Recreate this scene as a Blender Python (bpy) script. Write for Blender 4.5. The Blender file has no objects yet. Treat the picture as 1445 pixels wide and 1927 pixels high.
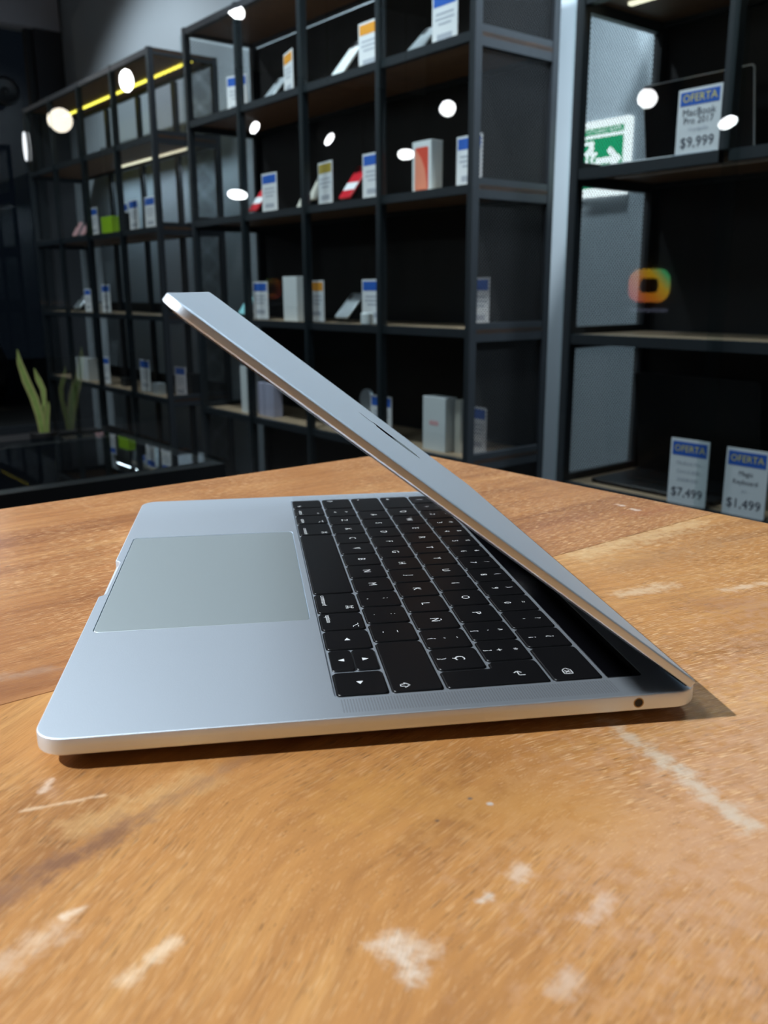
import bpy, bmesh, math, random
from mathutils import Matrix, Vector
random.seed(7)
S = bpy.context.scene
COL = S.collection
TZ = 0.92                                  # table top height above the floor

# ------------------------------------------------------------------ camera, world, exposure, lights
cd = bpy.data.cameras.new('camera'); cam = bpy.data.objects.new('camera', cd); COL.objects.link(cam)
Rr = (0.9882, -0.1529, -0.0044); Rd = (-0.0415, -0.2406, -0.9697); Rf = (0.1472, 0.9585, -0.2441)
cam.matrix_world = Matrix(((Rr[0], -Rd[0], -Rf[0], .0671116), (Rr[1], -Rd[1], -Rf[1], -.2458053),
                           (Rr[2], -Rd[2], -Rf[2], .1374508 + TZ), (0, 0, 0, 1)))
cd.sensor_fit = 'HORIZONTAL'; cd.sensor_width = 36.0; cd.lens = 1656.82/1445*36
cd.clip_start = .01; cd.clip_end = 100
cd.dof.use_dof = True; cd.dof.focus_distance = .37; cd.dof.aperture_fstop = 24
S.camera = cam
S.view_settings.view_transform = 'Standard'; S.view_settings.look = 'None'
S.view_settings.gamma = 1; S.view_settings.use_curve_mapping = False
S.view_settings.exposure = 0.0
w = bpy.data.worlds.new('night'); S.world = w; w.use_nodes = True
w.node_tree.nodes['Background'].inputs[0].default_value = (.35, .55, .9, 1)
w.node_tree.nodes['Background'].inputs[1].default_value = .006

ANG = math.radians(119.9 - 180)            # row of cabinets: local x runs towards the camera side, y is depth
O2 = (.7743973, 2.5703765)
ROW = Matrix.Translation((O2[0], O2[1], TZ)) @ Matrix.Rotation(ANG, 4, 'Z')   # z=0 is table height
def row(x, y, z): return ROW @ Vector((x, y, z))

def light(name, kind, loc, power, color, target=None, size=.1, angle=None, blend=.3, size_y=None):
    ld = bpy.data.lights.new(name, kind); o = bpy.data.objects.new(name, ld); COL.objects.link(o)
    o.location = loc; ld.energy = power; ld.color = color
    if kind == 'AREA':
        ld.shape = 'RECTANGLE' if size_y else 'DISK'; ld.size = size
        if size_y: ld.size_y = size_y
    else: ld.shadow_soft_size = size
    if kind == 'SPOT': ld.spot_size = angle; ld.spot_blend = blend
    if target is not None:
        o.rotation_euler = (Vector(target) - Vector(loc)).to_track_quat('-Z', 'Y').to_euler()
    return o
COOL = (.88, .95, 1.0)
# key: a ceiling spot to the left of the table, about 41 degrees up
light('key_spot', 'SPOT', (-2.07, .0, TZ + 1.97), 540, (.90, .96, 1.0), (.10, .10, TZ), .035, math.radians(40), .5)
# ceiling spots over the aisle, aimed at the cabinets
light('aisle_spot', 'SPOT', row(-.55, -.80, 2.5), 250, COOL, row(-.45, .1, .75), .06, math.radians(84), .5)
light('aisle_spot', 'SPOT', row(-1.55, -.80, 2.5), 120, COOL, row(-1.45, .1, .6), .06, math.radians(80), .5)
light('aisle_spot', 'SPOT', row(.95, -.30, 2.5), 400, COOL, row(.85, .1, .15), .06, math.radians(72), .5)
light('aisle_spot', 'SPOT', row(-3.1, -.95, 2.5), 130, COOL, row(-3.2, .1, .3), .06, math.radians(96), .5)
# added soft fill panels overhead, brightening laptop deck, lid and table
light('fill_panel', 'AREA', (-.85, 1.05, TZ + 2.5), 38, (.76, .89, 1), (.1, .15, TZ), 1.3)
light('fill_panel', 'AREA', (1.25, .75, TZ + 2.5), 24, (.70, .88, 1), (.2, .15, TZ), 1.2)
light('plant_fill_spot', 'SPOT', row(-3.3, -1.7, 2.4), 150, COOL, row(-4.1, -.1, -.5), .06, math.radians(46), .7)  # added spot that brightens the plant
# wall washers in the gaps between the cabinets
light('wall_washer', 'SPOT', row(.22, .20, 2.5), 420, (.80, .92, 1), row(.14, .56, -.2), .05, math.radians(84), 1.0)
light('wall_fill_strip', 'AREA', row(-3.2, .405, .83), 2.6, (.72, .88, 1), row(-3.2, .56, .2), 1.7, size_y=.02)  # added bluish fill strip for the wall behind the far cabinet
light('wall_washer', 'SPOT', row(-2.02, .22, 2.5), 40, (.70, .86, 1), row(-1.98, .56, -.2), .05, math.radians(70), 1.0)

# ------------------------------------------------------------------ helpers
class MB:
    def __init__(s): s.v = []; s.f = []; s.m = []
    def add(s, vs, fs, mi=0):
        b = len(s.v); s.v += [tuple(v) for v in vs]
        for f in fs: s.f.append(tuple(i + b for i in f)); s.m.append(mi)
        return s
    def box(s, x0, x1, y0, y1, z0, z1, M=None, mi=0):
        vs = [Vector((x, y, z)) for z in (z0, z1) for y in (y0, y1) for x in (x0, x1)]
        if M is not None: vs = [M @ v for v in vs]
        return s.add(vs, [(0, 2, 3, 1), (4, 5, 7, 6), (0, 1, 5, 4), (2, 6, 7, 3), (0, 4, 6, 2), (1, 3, 7, 5)], mi)
    def rings(s, rr, cap0=True, cap1=True, mi=0, M=None):
        n = len(rr[0]); vs = [Vector(p) for r in rr for p in r]
        if M is not None: vs = [M @ v for v in vs]
        fs = []
        for k in range(len(rr) - 1):
            for i in range(n):
                j = (i + 1) % n; fs.append((k*n + i, k*n + j, (k+1)*n + j, (k+1)*n + i))
        if cap0: fs.append(tuple(range(n))[::-1])
        if cap1: fs.append(tuple((len(rr)-1)*n + i for i in range(n)))
        return s.add(vs, fs, mi)
    def slab(s, poly, levels, M=None, mi=0):
        """levels: (z, inset) from the bottom up"""
        return s.rings([[(x, y, z) for x, y in inset(poly, d)] for z, d in levels], M=M, mi=mi)
    def tube(s, pts, rad, n=10, cap=True, mi=0):
        pts = [Vector(p) for p in pts]; rr = []
        rad = rad if isinstance(rad, (list, tuple)) else [rad]*len(pts)
        for i, p in enumerate(pts):
            t = (pts[min(i+1, len(pts)-1)] - pts[max(i-1, 0)]).normalized()
            u = t.cross(Vector((0, 0, 1)) if abs(t.z) < .95 else Vector((1, 0, 0))).normalized(); w_ = u.cross(t)
            rr.append([p + (u*math.cos(2*math.pi*k/n) + w_*math.sin(2*math.pi*k/n))*rad[i] for k in range(n)])
        return s.rings(rr, cap, cap, mi)
    def lathe(s, prof, n=24, M=None, mi=0):
        return s.rings([[(r*math.cos(2*math.pi*k/n), r*math.sin(2*math.pi*k/n), z) for k in range(n)] for r, z in prof], M=M, mi=mi)
    def mesh(s, name, mats, smooth=False, angle=35):
        me = bpy.data.meshes.new(name); me.from_pydata(s.v, [], s.f)
        for m in (mats if isinstance(mats, (list, tuple)) else [mats]): me.materials.append(m)
        me.polygons.foreach_set('material_index', s.m)
        bm = bmesh.new(); bm.from_mesh(me); bmesh.ops.recalc_face_normals(bm, faces=bm.faces); bm.to_mesh(me); bm.free()
        if smooth:
            me.polygons.foreach_set('use_smooth', [True]*len(me.polygons))
            me.set_sharp_from_angle(angle=math.radians(angle))
            for p in me.polygons:                       # broad flat caps stay flat
                if len(p.vertices) > 4: p.use_smooth = False
        me.update(); return me
    def obj(s, name, mats, parent=None, smooth=False, angle=35): return link(name, s.mesh(name, mats, smooth, angle), parent)

def link(name, me, parent=None, loc=None):
    o = bpy.data.objects.new(name, me); COL.objects.link(o)
    if parent is not None: o.parent = parent
    if loc is not None: o.location = loc
    return o
def tag(o, label=None, cat=None, group=None, kind=None):
    for k, v in (('label', label), ('category', cat), ('group', group), ('kind', kind)):
        if v: o[k] = v
    return o
def empty(name, M, label, cat, group=None):
    o = bpy.data.objects.new(name, None); o.empty_display_size = .05; COL.objects.link(o)
    o.matrix_world = M if isinstance(M, Matrix) else Matrix.Translation(M)
    return tag(o, label, cat, group)
def copy_tree(o, parent=None):
    kids = [c for c in bpy.data.objects if c.parent == o]
    c = o.copy(); COL.objects.link(c)
    if parent is not None: c.parent = parent
    for k in kids: copy_tree(k, c)
    return c
def rrect(x0, x1, y0, y1, r, n=6):
    p = []
    for cx, cy, a in ((x1-r, y1-r, 0), (x0+r, y1-r, 90), (x0+r, y0+r, 180), (x1-r, y0+r, 270)):
        for k in range(n+1):
            t = math.radians(a + 90*k/n); p.append((cx + r*math.cos(t), cy + r*math.sin(t)))
    return p
def roundpoly(poly, r, n=4):
    out = []; m = len(poly)
    for i in range(m):
        p, a, b = (Vector(poly[i]), Vector(poly[i-1]), Vector(poly[(i+1) % m]))
        da, db = (a-p).normalized(), (b-p).normalized()
        th = da.angle(db); t = r/math.tan(th/2); A, B = p + da*t, p + db*t
        c = p + (da+db).normalized()*(r/math.sin(th/2))
        a0 = math.atan2(A.y-c.y, A.x-c.x); a1 = math.atan2(B.y-c.y, B.x-c.x); dlt = (a1-a0+math.pi) % (2*math.pi) - math.pi
        for k in range(n+1): out.append((c.x + r*math.cos(a0+dlt*k/n), c.y + r*math.sin(a0+dlt*k/n)))
    return out
def inset(poly, d):
    if abs(d) < 1e-9: return poly
    m = len(poly); out = []
    ar = sum(poly[i-1][0]*poly[i][1]-poly[i][0]*poly[i-1][1] for i in range(m)); sg = 1 if ar > 0 else -1
    for i in range(m):
        p0, p1, p2 = poly[i-1], poly[i], poly[(i+1) % m]
        n1 = Vector((-(p1[1]-p0[1]), p1[0]-p0[0])); n2 = Vector((-(p2[1]-p1[1]), p2[0]-p1[0]))
        if n1.length < 1e-9: n1 = n2
        if n2.length < 1e-9: n2 = n1
        n1.normalize(); n2.normalize(); b = n1+n2
        if b.length < 1e-6: b = n1.copy()
        b.normalize(); k = d*sg/max(.35, b.dot(n1)); out.append((p1[0]+b.x*k, p1[1]+b.y*k))
    return out

# ------------------------------------------------------------------ materials
def NT(name):
    m = bpy.data.materials.new(name); m.use_nodes = True; nt = m.node_tree
    return m, nt, nt.nodes['Principled BSDF']
def mat(name, col, rough=.5, metal=0., spec=.5, emit=None, estr=0., coat=0., noise=0., nscale=60., bump=0.):
    m, nt, b = NT(name); L = nt.links
    b.inputs['Base Color'].default_value = (*col, 1); b.inputs['Roughness'].default_value = rough
    b.inputs['Metallic'].default_value = metal; b.inputs['Specular IOR Level'].default_value = spec
    b.inputs['Coat Weight'].default_value = coat
    if emit: b.inputs['Emission Color'].default_value = (*emit, 1); b.inputs['Emission Strength'].default_value = estr
    if noise or bump:
        tc = nt.nodes.new('ShaderNodeTexCoord'); nz = nt.nodes.new('ShaderNodeTexNoise')
        nz.inputs['Scale'].default_value = nscale; nz.inputs['Detail'].default_value = 4
        L.new(tc.outputs['Object'], nz.inputs['Vector'])
        if noise:
            mx = nt.nodes.new('ShaderNodeMix'); mx.data_type = 'RGBA'
            mx.inputs[6].default_value = (*[c*(1-noise) for c in col], 1); mx.inputs[7].default_value = (*[min(1, c*(1+noise)) for c in col], 1)
            L.new(nz.outputs['Fac'], mx.inputs[0]); L.new(mx.outputs[2], b.inputs['Base Color'])
        if bump:
            bp = nt.nodes.new('ShaderNodeBump'); bp.inputs['Strength'].default_value = bump; bp.inputs['Distance'].default_value = .002
            L.new(nz.outputs['Fac'], bp.inputs['Height']); L.new(bp.outputs[0], b.inputs['Normal'])
    return m
def glass(name, k=1.0, tint=(1, 1, 1), rough=0.0):
    m = bpy.data.materials.new(name); m.use_nodes = True; nt = m.node_tree; nt.nodes.clear(); N = nt.nodes.new
    out = N('ShaderNodeOutputMaterial'); mx = N('ShaderNodeMixShader'); tr = N('ShaderNodeBsdfTransparent'); gl = N('ShaderNodeBsdfGlossy'); fr = N('ShaderNodeFresnel')
    ml = N('ShaderNodeMath'); ml.operation = 'MULTIPLY'; ml.inputs[1].default_value = k; ml.use_clamp = True
    ge = N('ShaderNodeNewGeometry'); fb = N('ShaderNodeMath'); fb.operation = 'SUBTRACT'; fb.inputs[0].default_value = 1; m2 = N('ShaderNodeMath'); m2.operation = 'MULTIPLY'   # a pane mirrors once, on its front face
    fr.inputs[0].default_value = 1.45; tr.inputs[0].default_value = (*tint, 1); gl.inputs['Roughness'].default_value = rough
    L = nt.links; L.new(fr.outputs[0], ml.inputs[0]); L.new(ge.outputs['Backfacing'], fb.inputs[1]); L.new(ml.outputs[0], m2.inputs[0]); L.new(fb.outputs[0], m2.inputs[1]); L.new(m2.outputs[0], mx.inputs[0]); L.new(tr.outputs[0], mx.inputs[1]); L.new(gl.outputs[0], mx.inputs[2]); L.new(mx.outputs[0], out.inputs[0])
    return m
def aluminium(name, col=(.80, .87, .95), rough=.53, dots=False):
    m, nt, b = NT(name); L = nt.links; N = nt.nodes.new
    b.inputs['Metallic'].default_value = 1; b.inputs['Roughness'].default_value = rough
    b.inputs['Base Color'].default_value = (*col, 1)
    tc = N('ShaderNodeTexCoord'); nz = N('ShaderNodeTexNoise'); nz.inputs['Scale'].default_value = 2600; nz.inputs['Detail'].default_value = 1
    L.new(tc.outputs['Object'], nz.inputs['Vector'])
    bp = N('ShaderNodeBump'); bp.inputs['Strength'].default_value = .18; bp.inputs['Distance'].default_value = .0002
    L.new(nz.outputs['Fac'], bp.inputs['Height']); L.new(bp.outputs[0], b.inputs['Normal'])
    if dots:
        sc = N('ShaderNodeVectorMath'); sc.operation = 'SCALE'; sc.inputs['Scale'].default_value = 1/.00095
        fc = N('ShaderNodeVectorMath'); fc.operation = 'FRACTION'; sb = N('ShaderNodeVectorMath'); sb.operation = 'SUBTRACT'; sb.inputs[1].default_value = (.5, .5, 0)
        ms = N('ShaderNodeVectorMath'); ms.operation = 'MULTIPLY'; ms.inputs[1].default_value = (1, 1, 0)
        ln = N('ShaderNodeVectorMath'); ln.operation = 'LENGTH'; gt = N('ShaderNodeMath'); gt.operation = 'LESS_THAN'; gt.inputs[1].default_value = .26
        L.new(tc.outputs['Object'], sc.inputs[0]); L.new(sc.outputs[0], fc.inputs[0]); L.new(fc.outputs[0], sb.inputs[0]); L.new(sb.outputs[0], ms.inputs[0]); L.new(ms.outputs[0], ln.inputs[0]); L.new(ln.outputs['Value'], gt.inputs[0])
        mx = N('ShaderNodeMix'); mx.data_type = 'RGBA'; mx.inputs[6].default_value = (*col, 1); mx.inputs[7].default_value = (.45, .49, .55, 1)
        L.new(gt.outputs[0], mx.inputs[0]); L.new(mx.outputs[2], b.inputs['Base Color'])
    return m
def lamp(name, col, strength): return mat(name, (0, 0, 0), emit=col, estr=strength)

def wood(name, seed, light_c, mid_c, dark_c, marks=False, pore_l=(.76, .47, .235), gbend=True):
    """lacquered solid wood: grain in table millimetres, bending towards the near side"""
    m, nt, b = NT(name); L = nt.links; N = nt.nodes.new
    def math_(op, a, bb=None, c=None, clamp=False):
        q = N('ShaderNodeMath'); q.operation = op; q.use_clamp = clamp
        for i, v in enumerate((a, bb, c)):
            if v is None: continue
            if isinstance(v, (int, float)): q.inputs[i].default_value = v
            else: L.new(v, q.inputs[i])
        return q.outputs[0]
    def comb(x, y, z=0.0):
        q = N('ShaderNodeCombineXYZ')
        for i, v in enumerate((x, y, z)):
            if isinstance(v, (int, float)): q.inputs[i].default_value = v
            else: L.new(v, q.inputs[i])
        return q.outputs[0]
    def noise(vec, scale, detail=3, rough=.55, dist=0):
        q = N('ShaderNodeTexNoise'); q.inputs['Scale'].default_value = scale; q.inputs['Detail'].default_value = detail
        q.inputs['Roughness'].default_value = rough; q.inputs['Distortion'].default_value = dist; L.new(vec, q.inputs['Vector']); return q.outputs['Fac']
    def ramp(v, a, bb): 
        q = N('ShaderNodeMapRange'); q.interpolation_type = 'SMOOTHSTEP'
        q.inputs['From Min'].default_value = a; q.inputs['From Max'].default_value = bb; L.new(v, q.inputs['Value']); return q.outputs[0]
    def mix(f, a, bb):
        q = N('ShaderNodeMix'); q.data_type = 'RGBA'
        if isinstance(f, (int, float)): q.inputs[0].default_value = f
        else: L.new(f, q.inputs[0])
        for i, v in ((6, a), (7, bb)):
            if isinstance(v, tuple): q.inputs[i].default_value = (*v, 1)
            else: L.new(v, q.inputs[i])
        return q.outputs[2]
    tc = N('ShaderNodeTexCoord'); sp = N('ShaderNodeSeparateXYZ'); L.new(tc.outputs['Object'], sp.inputs[0])
    X, Y = sp.outputs[0], sp.outputs[1]
    # the grain swings round a big figure: three grain directions, shared out by a smooth angle field (degrees)
    wob = math_('MULTIPLY', math_('SUBTRACT', noise(tc.outputs['Object'], 9, 2), .5), .010)
    if gbend:
        A = math_('ADD', math_('ADD', math_('MULTIPLY', X, -290.0), math_('MULTIPLY', Y, -150.0)), 65.0)
        A = math_('ADD', A, math_('MULTIPLY', math_('SUBTRACT', noise(tc.outputs['Object'], 14, 2), .5), 36))
        w_hi = math_('DIVIDE', math_('SUBTRACT', A, 46.0), 14.0, clamp=True); w_lo = math_('DIVIDE', math_('SUBTRACT', 34.0, A), 14.0, clamp=True)
        dirs = [(16, w_lo), (40, math_('SUBTRACT', math_('SUBTRACT', 1.0, w_hi), w_lo)), (64, w_hi)]
    else: dirs = [(30, None)]
    def field(la, lt, off, detail, rough, dist=0):
        tot = None
        for k_, (a_, w_) in enumerate(dirs):
            c_, s_ = math.cos(math.radians(a_)), math.sin(math.radians(a_))
            G = math_('ADD', math_('MULTIPLY', X, c_), math_('MULTIPLY', Y, s_))
            T = math_('ADD', math_('SUBTRACT', math_('MULTIPLY', X, s_), math_('MULTIPLY', Y, c_)), wob)
            v_ = noise(comb(math_('MULTIPLY', G, la), math_('MULTIPLY', T, lt), seed+off+7*k_), 1.0, detail, rough, dist)
            if w_ is not None: v_ = math_('MULTIPLY', v_, w_)
            tot = v_ if tot is None else math_('ADD', tot, v_)
        return tot
    bands = field(2.6, 26, 0, 4, .62, .4)
    fine = field(16, 260, 3, 3, .6)
    pl = field(165, 2000, 9, 1, .4)
    pd = field(135, 2300, 17, 1, .4)
    kl = math_('ADD', math_('MULTIPLY', dirs[0][1], .6), .38) if gbend else 1.0
    zone = noise(tc.outputs['Object'], 7, 2)
    zone2 = noise(tc.outputs['Object'], 16, 3)
    col = mix(ramp(bands, .33, .5), dark_c, mid_c); col = mix(ramp(bands, .5, .68), col, light_c)
    col = mix(math_('MULTIPLY', ramp(fine, .35, .7), .5), col, dark_c)
    col = mix(math_('MULTIPLY', ramp(zone2, .52, .72), .35), col, dark_c)
    col = mix(math_('MULTIPLY', math_('MULTIPLY', ramp(pl, .575, .635), ramp(zone, .34, .56)), math_('MULTIPLY', kl, .80)), col, pore_l)
    col = mix(math_('MULTIPLY', math_('MULTIPLY', ramp(pd, .63, .69), ramp(zone2, .3, .6)), .72), col, (.10, .05, .022))
    rv = .34
    if marks:
        P = tc.outputs['Object']; tatter = noise(P, 170, 4, .65); tatter2 = noise(P, 60, 4, .6)
        def capsule(a, bb, r, soft=1.2, rag=1.0):
            pa = N('ShaderNodeVectorMath'); pa.operation = 'SUBTRACT'; L.new(P, pa.inputs[0]); pa.inputs[1].default_value = (*a, 0)
            fl = N('ShaderNodeVectorMath'); fl.operation = 'MULTIPLY'; fl.inputs[1].default_value = (1, 1, 0); L.new(pa.outputs[0], fl.inputs[0])
            ba = (bb[0]-a[0], bb[1]-a[1], 0); l2 = max(1e-9, ba[0]**2+ba[1]**2)
            dt = N('ShaderNodeVectorMath'); dt.operation = 'DOT_PRODUCT'; L.new(fl.outputs[0], dt.inputs[0]); dt.inputs[1].default_value = ba
            h = math_('MULTIPLY', dt.outputs['Value'], 1/l2, clamp=True)
            sc = N('ShaderNodeVectorMath'); sc.operation = 'SCALE'; sc.inputs[0].default_value = ba; L.new(h, sc.inputs['Scale'])
            sb = N('ShaderNodeVectorMath'); sb.operation = 'SUBTRACT'; L.new(fl.outputs[0], sb.inputs[0]); L.new(sc.outputs[0], sb.inputs[1])
            ln = N('ShaderNodeVectorMath'); ln.operation = 'LENGTH'; L.new(sb.outputs[0], ln.inputs[0])
            dd = math_('DIVIDE', ln.outputs['Value'], r)
            dd = math_('ADD', dd, math_('MULTIPLY', math_('SUBTRACT', tatter, .5), 2.6*rag))
            q = N('ShaderNodeMapRange'); q.interpolation_type = 'SMOOTHSTEP'; q.inputs['From Min'].default_value = 1; q.inputs['From Max'].default_value = 1-soft; L.new(dd, q.inputs['Value'])
            return q.outputs[0]
        for a, bb, r, c, k in marks:
            col = mix(math_('MULTIPLY', capsule(a, bb, r), k), col, c)
    L.new(col, b.inputs['Base Color'])
    b.inputs['Roughness'].default_value = .5; b.inputs['Specular IOR Level'].default_value = .35
    b.inputs['Coat Weight'].default_value = .12; b.inputs['Coat Roughness'].default_value = .2
    bp = N('ShaderNodeBump'); bp.inputs['Strength'].default_value = .35; bp.inputs['Distance'].default_value = .0006
    L.new(math_('ADD', math_('MULTIPLY', pd, -1.0), math_('MULTIPLY', fine, .6)), bp.inputs['Height']); L.new(bp.outputs[0], b.inputs['Normal'])
    return m

M_alu = aluminium('anodised_aluminium'); M_alud = aluminium('anodised_aluminium_grille', dots=True)
M_pad = mat('trackpad_glass', (.62, .69, .71), .55, 1.0)
M_key = mat('black_key_plastic', (.006, .006, .007), .34, noise=.3, nscale=900)
M_legend = mat('white_key_print', (.82, .84, .86), .5)
M_gloss = mat('black_gloss_glass', (.003, .003, .004), .05)
M_screen = mat('dark_screen', (.004, .005, .006), .3, spec=.3)
M_rubber = mat('black_rubber', (.012, .012, .012), .7)
M_logo = mat('polished_logo', (.008, .009, .011), .06)
M_hole = mat('socket_black', (.002, .002, .002), .5)
M_ring = mat('socket_ring', (.30, .22, .12), .3, 1)
M_steel = mat('blue_black_painted_steel', (.017, .022, .028), .48, noise=.15, nscale=30)
M_mesh = mat('black_expanded_metal', (.014, .017, .020), .5)
M_back = mat('black_back_board', (.006, .007, .009), .55)
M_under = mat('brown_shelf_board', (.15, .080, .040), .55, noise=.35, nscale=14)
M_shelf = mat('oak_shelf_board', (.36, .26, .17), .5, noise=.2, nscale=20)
M_glass = glass('clear_glass', 1.5, (.93, .96, .96))
M_acr = glass('clear_acrylic', 2.2, (.82, .86, .90), .08)
M_white = mat('white_card', (.82, .84, .88), .45)
M_whitegl = mat('white_gloss_plastic', (.80, .84, .86), .25)
M_blue = mat('blue_card_print', (.03, .13, .55), .45)
M_orange = mat('orange_card_print', (.85, .36, .04), .45)
M_ochre = mat('ochre_card_print', (.45, .33, .05), .45)
M_yellow = mat('yellow_lettering', (.85, .72, .18), .5)
M_ink = mat('dark_ink', (.05, .055, .09), .6)
M_grey = mat('grey_ink', (.45, .48, .56), .6)
M_red = mat('red_phone_back', (.62, .02, .035), .28)
M_boxred = mat('box_print_red', (.80, .09, .05), .4)
M_boxpeach = mat('box_print_peach', (.95, .32, .20), .4)
M_green = mat('lime_green_case', (.42, .75, .03), .4)
M_teal = mat('teal_phone_back', (.30, .68, .74), .3)
M_beige = mat('beige_phone_back', (.58, .56, .50), .35)
M_pink = mat('pink_phone_back', (.85, .48, .50), .35)
M_silver = mat('silver_phone_back', (.62, .68, .74), .3, .5)
M_lilac = mat('lilac_box', (.50, .50, .66), .5)
M_darkplastic = mat('dark_plastic', (.010, .011, .013), .4)
M_space = mat('dark_grey_metal', (.06, .065, .07), .35, .8)
M_wall = mat('blue_grey_wall_paint', (.44, .52, .58), .8, noise=.06, nscale=3)
M_wallend = mat('dark_wall_paint', (.05, .055, .065), .8, noise=.1, nscale=3)
M_lintel = mat('grey_lintel_paint', (.5, .52, .58), .8, noise=.1, nscale=4)
M_ceil = mat('charcoal_ceiling', (.03, .032, .036), .9, noise=.1, nscale=3)
M_floor = mat('dark_floor', (.05, .05, .052), .45, noise=.2, nscale=4)
M_asphalt = mat('asphalt', (.03, .03, .032), .9, noise=.3, nscale=60)
M_led = lamp('yellow_led', (1, .86, .10), 2.6)
M_led2 = lamp('pale_led', (1, .95, .70), 1.3)
M_ledoff = mat('led_strip_cover', (.55, .47, .40), .5)
M_lampw = lamp('lamp_face', (.95, .98, 1), 34)
M_fix = mat('lamp_body', (.02, .02, .022), .5)
M_exw = lamp('exit_sign_white', (.88, .97, 1), 2.2)
M_exg = lamp('exit_sign_green', (.0, .62, .26), 1.0)
M_leaf = mat('snake_plant_leaf', (.36, .52, .14), .45, noise=.5, nscale=18)
M_leafedge = mat('snake_plant_margin', (.55, .58, .22), .45)
M_soil = mat('soil', (.03, .02, .012), .9, noise=.4, nscale=80)
M_pot = mat('dark_pot', (.02, .02, .022), .6)
M_car = mat('grey_car_paint', (.10, .10, .105), .3, coat=.5)
M_carglass = mat('car_glass', (.006, .007, .008), .08)
M_tyre = mat('tyre', (.008, .008, .008), .8)
M_headl = mat('headlamp_lens', (.3, .3, .3), .1)

# ------------------------------------------------------------------ room (structure)
def struct(name, boxes, m, M=ROW):
    mb = MB()
    for bx in boxes: mb.box(*bx)
    o = mb.obj(name, m); o.matrix_world = M; o['kind'] = 'structure'; return o
FL, CE = -TZ, 2.62
XL, XR, YF, YB = -4.85, 3.8, -4.05, .56
struct('floor', [(XL-.2, XR+.2, YF-.2, YB+.2, FL-.1, FL)], M_floor)
struct('ceiling', [(XL-.2, XR+.2, YF-.2, YB+.2, CE, CE+.1)], M_ceil)
struct('wall_back', [(XL-.2, XR+.2, YB, YB+.15, FL, CE)], M_wall)
struct('wall_front', [(XL-.2, XR+.2, YF-.15, YF, FL, CE)], M_wallend)
struct('wall_right', [(XR, XR+.15, YF, YB, FL, CE)], M_wallend)
struct('wall_left', [(XL-.15, XL, YF, -3.4, FL, 1.955), (XL-.15, XL, .36, YB, FL, 1.955)], M_wallend)
struct('trim_1', [(XL-.15, XL+.03, YF, YB-.02, 1.955, CE)], M_lintel)
wn = tag(bpy.data.objects.new('window_1', None), kind='structure'); COL.objects.link(wn); wn.matrix_world = ROW
mb = MB()
for y in (-3.4, -2.15, -.9, .31): mb.box(XL-.10, XL-.04, y, y+.05, FL+.06, 1.955)
mb.box(XL-.10, XL-.04, -3.4, .36, FL, FL+.06); mb.obj('window_frame', M_steel, wn)
for y in (-3.35, -2.10, -.85):
    MB().box(XL-.075, XL-.067, y, y+(1.2 if y < -1 else 1.16), FL+.06, 1.955).obj('window_pane', M_glass, wn)
struct('street', [(XL-9, XL-.2, -7, 5, FL-.16, FL-.06)], M_asphalt)

# ------------------------------------------------------------------ table of solid planks
K = Vector((.2008, .5078)); va = Vector((-math.cos(math.radians(28.87)), -math.sin(math.radians(28.87)))); vb = Vector((math.cos(math.radians(-58.34)), math.sin(math.radians(-58.34))))
def tp(p, q): v = K + va*p + vb*q; return (v.x, v.y)
marks = [((.19, -.07), (.33, .06), .085, (.56, .32, .19), .65), ((.095, -.028), (.155, -.045), .028, (.50, .235, .06), .6),  # first two: pinkish glare haze and haze-free orange beside it, painted into the wood
         ((.02, -.03), (.05, -.012), .012, (.66, .40, .17), .5),
         ((.0, -.062), (.031, -.030), .0075, (.26, .125, .065), .85), ((.031, -.030), (.062, -.001), .0050, (.32, .155, .07), .75), ((.012, -.050), (.030, -.034), .004, (.20, .085, .04), .6),
         ((.092, -.086), (.0963, -.0945), .0052, (.78, .70, .60), .62), ((.093, -.083), (.100, -.088), .0050, (.70, .56, .44), .5),
         ((.021, -.0655), (.0255, -.0625), .0020, (.88, .72, .55), .65), ((.037, -.088), (.0465, -.077), .0030, (.86, .66, .46), .6),
         ((.005, -.084), (.020, -.070), .0060, (.70, .52, .38), .5), ((.1160, -.0750), (.1180, -.0735), .0024, (.72, .66, .58), .75),
         ((.1260, -.068), (.1290, -.064), .0040, (.72, .56, .44), .55), ((.0050, -.0105), (.0062, -.0045), .0022, (.90, .70, .54), .5),
         ((.001, -.020), (.022, -.0155), .0014, (.86, .62, .40), .55),
         ((.1795, .004), (.1868, -.0265), .0055, (.60, .53, .42), .55), ((.1872, -.0275), (.1930, -.0585), .0058, (.60, .54, .44), .55),
         ((.1122, -.0425), (.1124, -.0424), .0011, (.05, .04, .04), .95), ((.1281, -.0369), (.1284, -.0368), .0010, (.5, .46, .42), .9), ((.1235, -.0335), (.1237, -.0334), .0008, (.12, .10, .09), .9),
         ((.128, -.101), (.1250, -.1040), .0050, (.64, .50, .40), .45), ((.139, -.085), (.143, -.080), .004, (.66, .50, .40), .5), ((.236, .121), (.262, .128), .0080, (.76, .58, .38), .5),
         ((.285, .118), (.310, .124), .0045, (.74, .55, .38), .55), ((.27, .10), (.36, .09), .0160, (.40, .20, .11), .4), ((.25, .16), (.34, .20), .02, (.36, .19, .085), .4),
         ((.24, .185), (.33, .235), .018, (.72, .50, .26), .5)]
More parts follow.
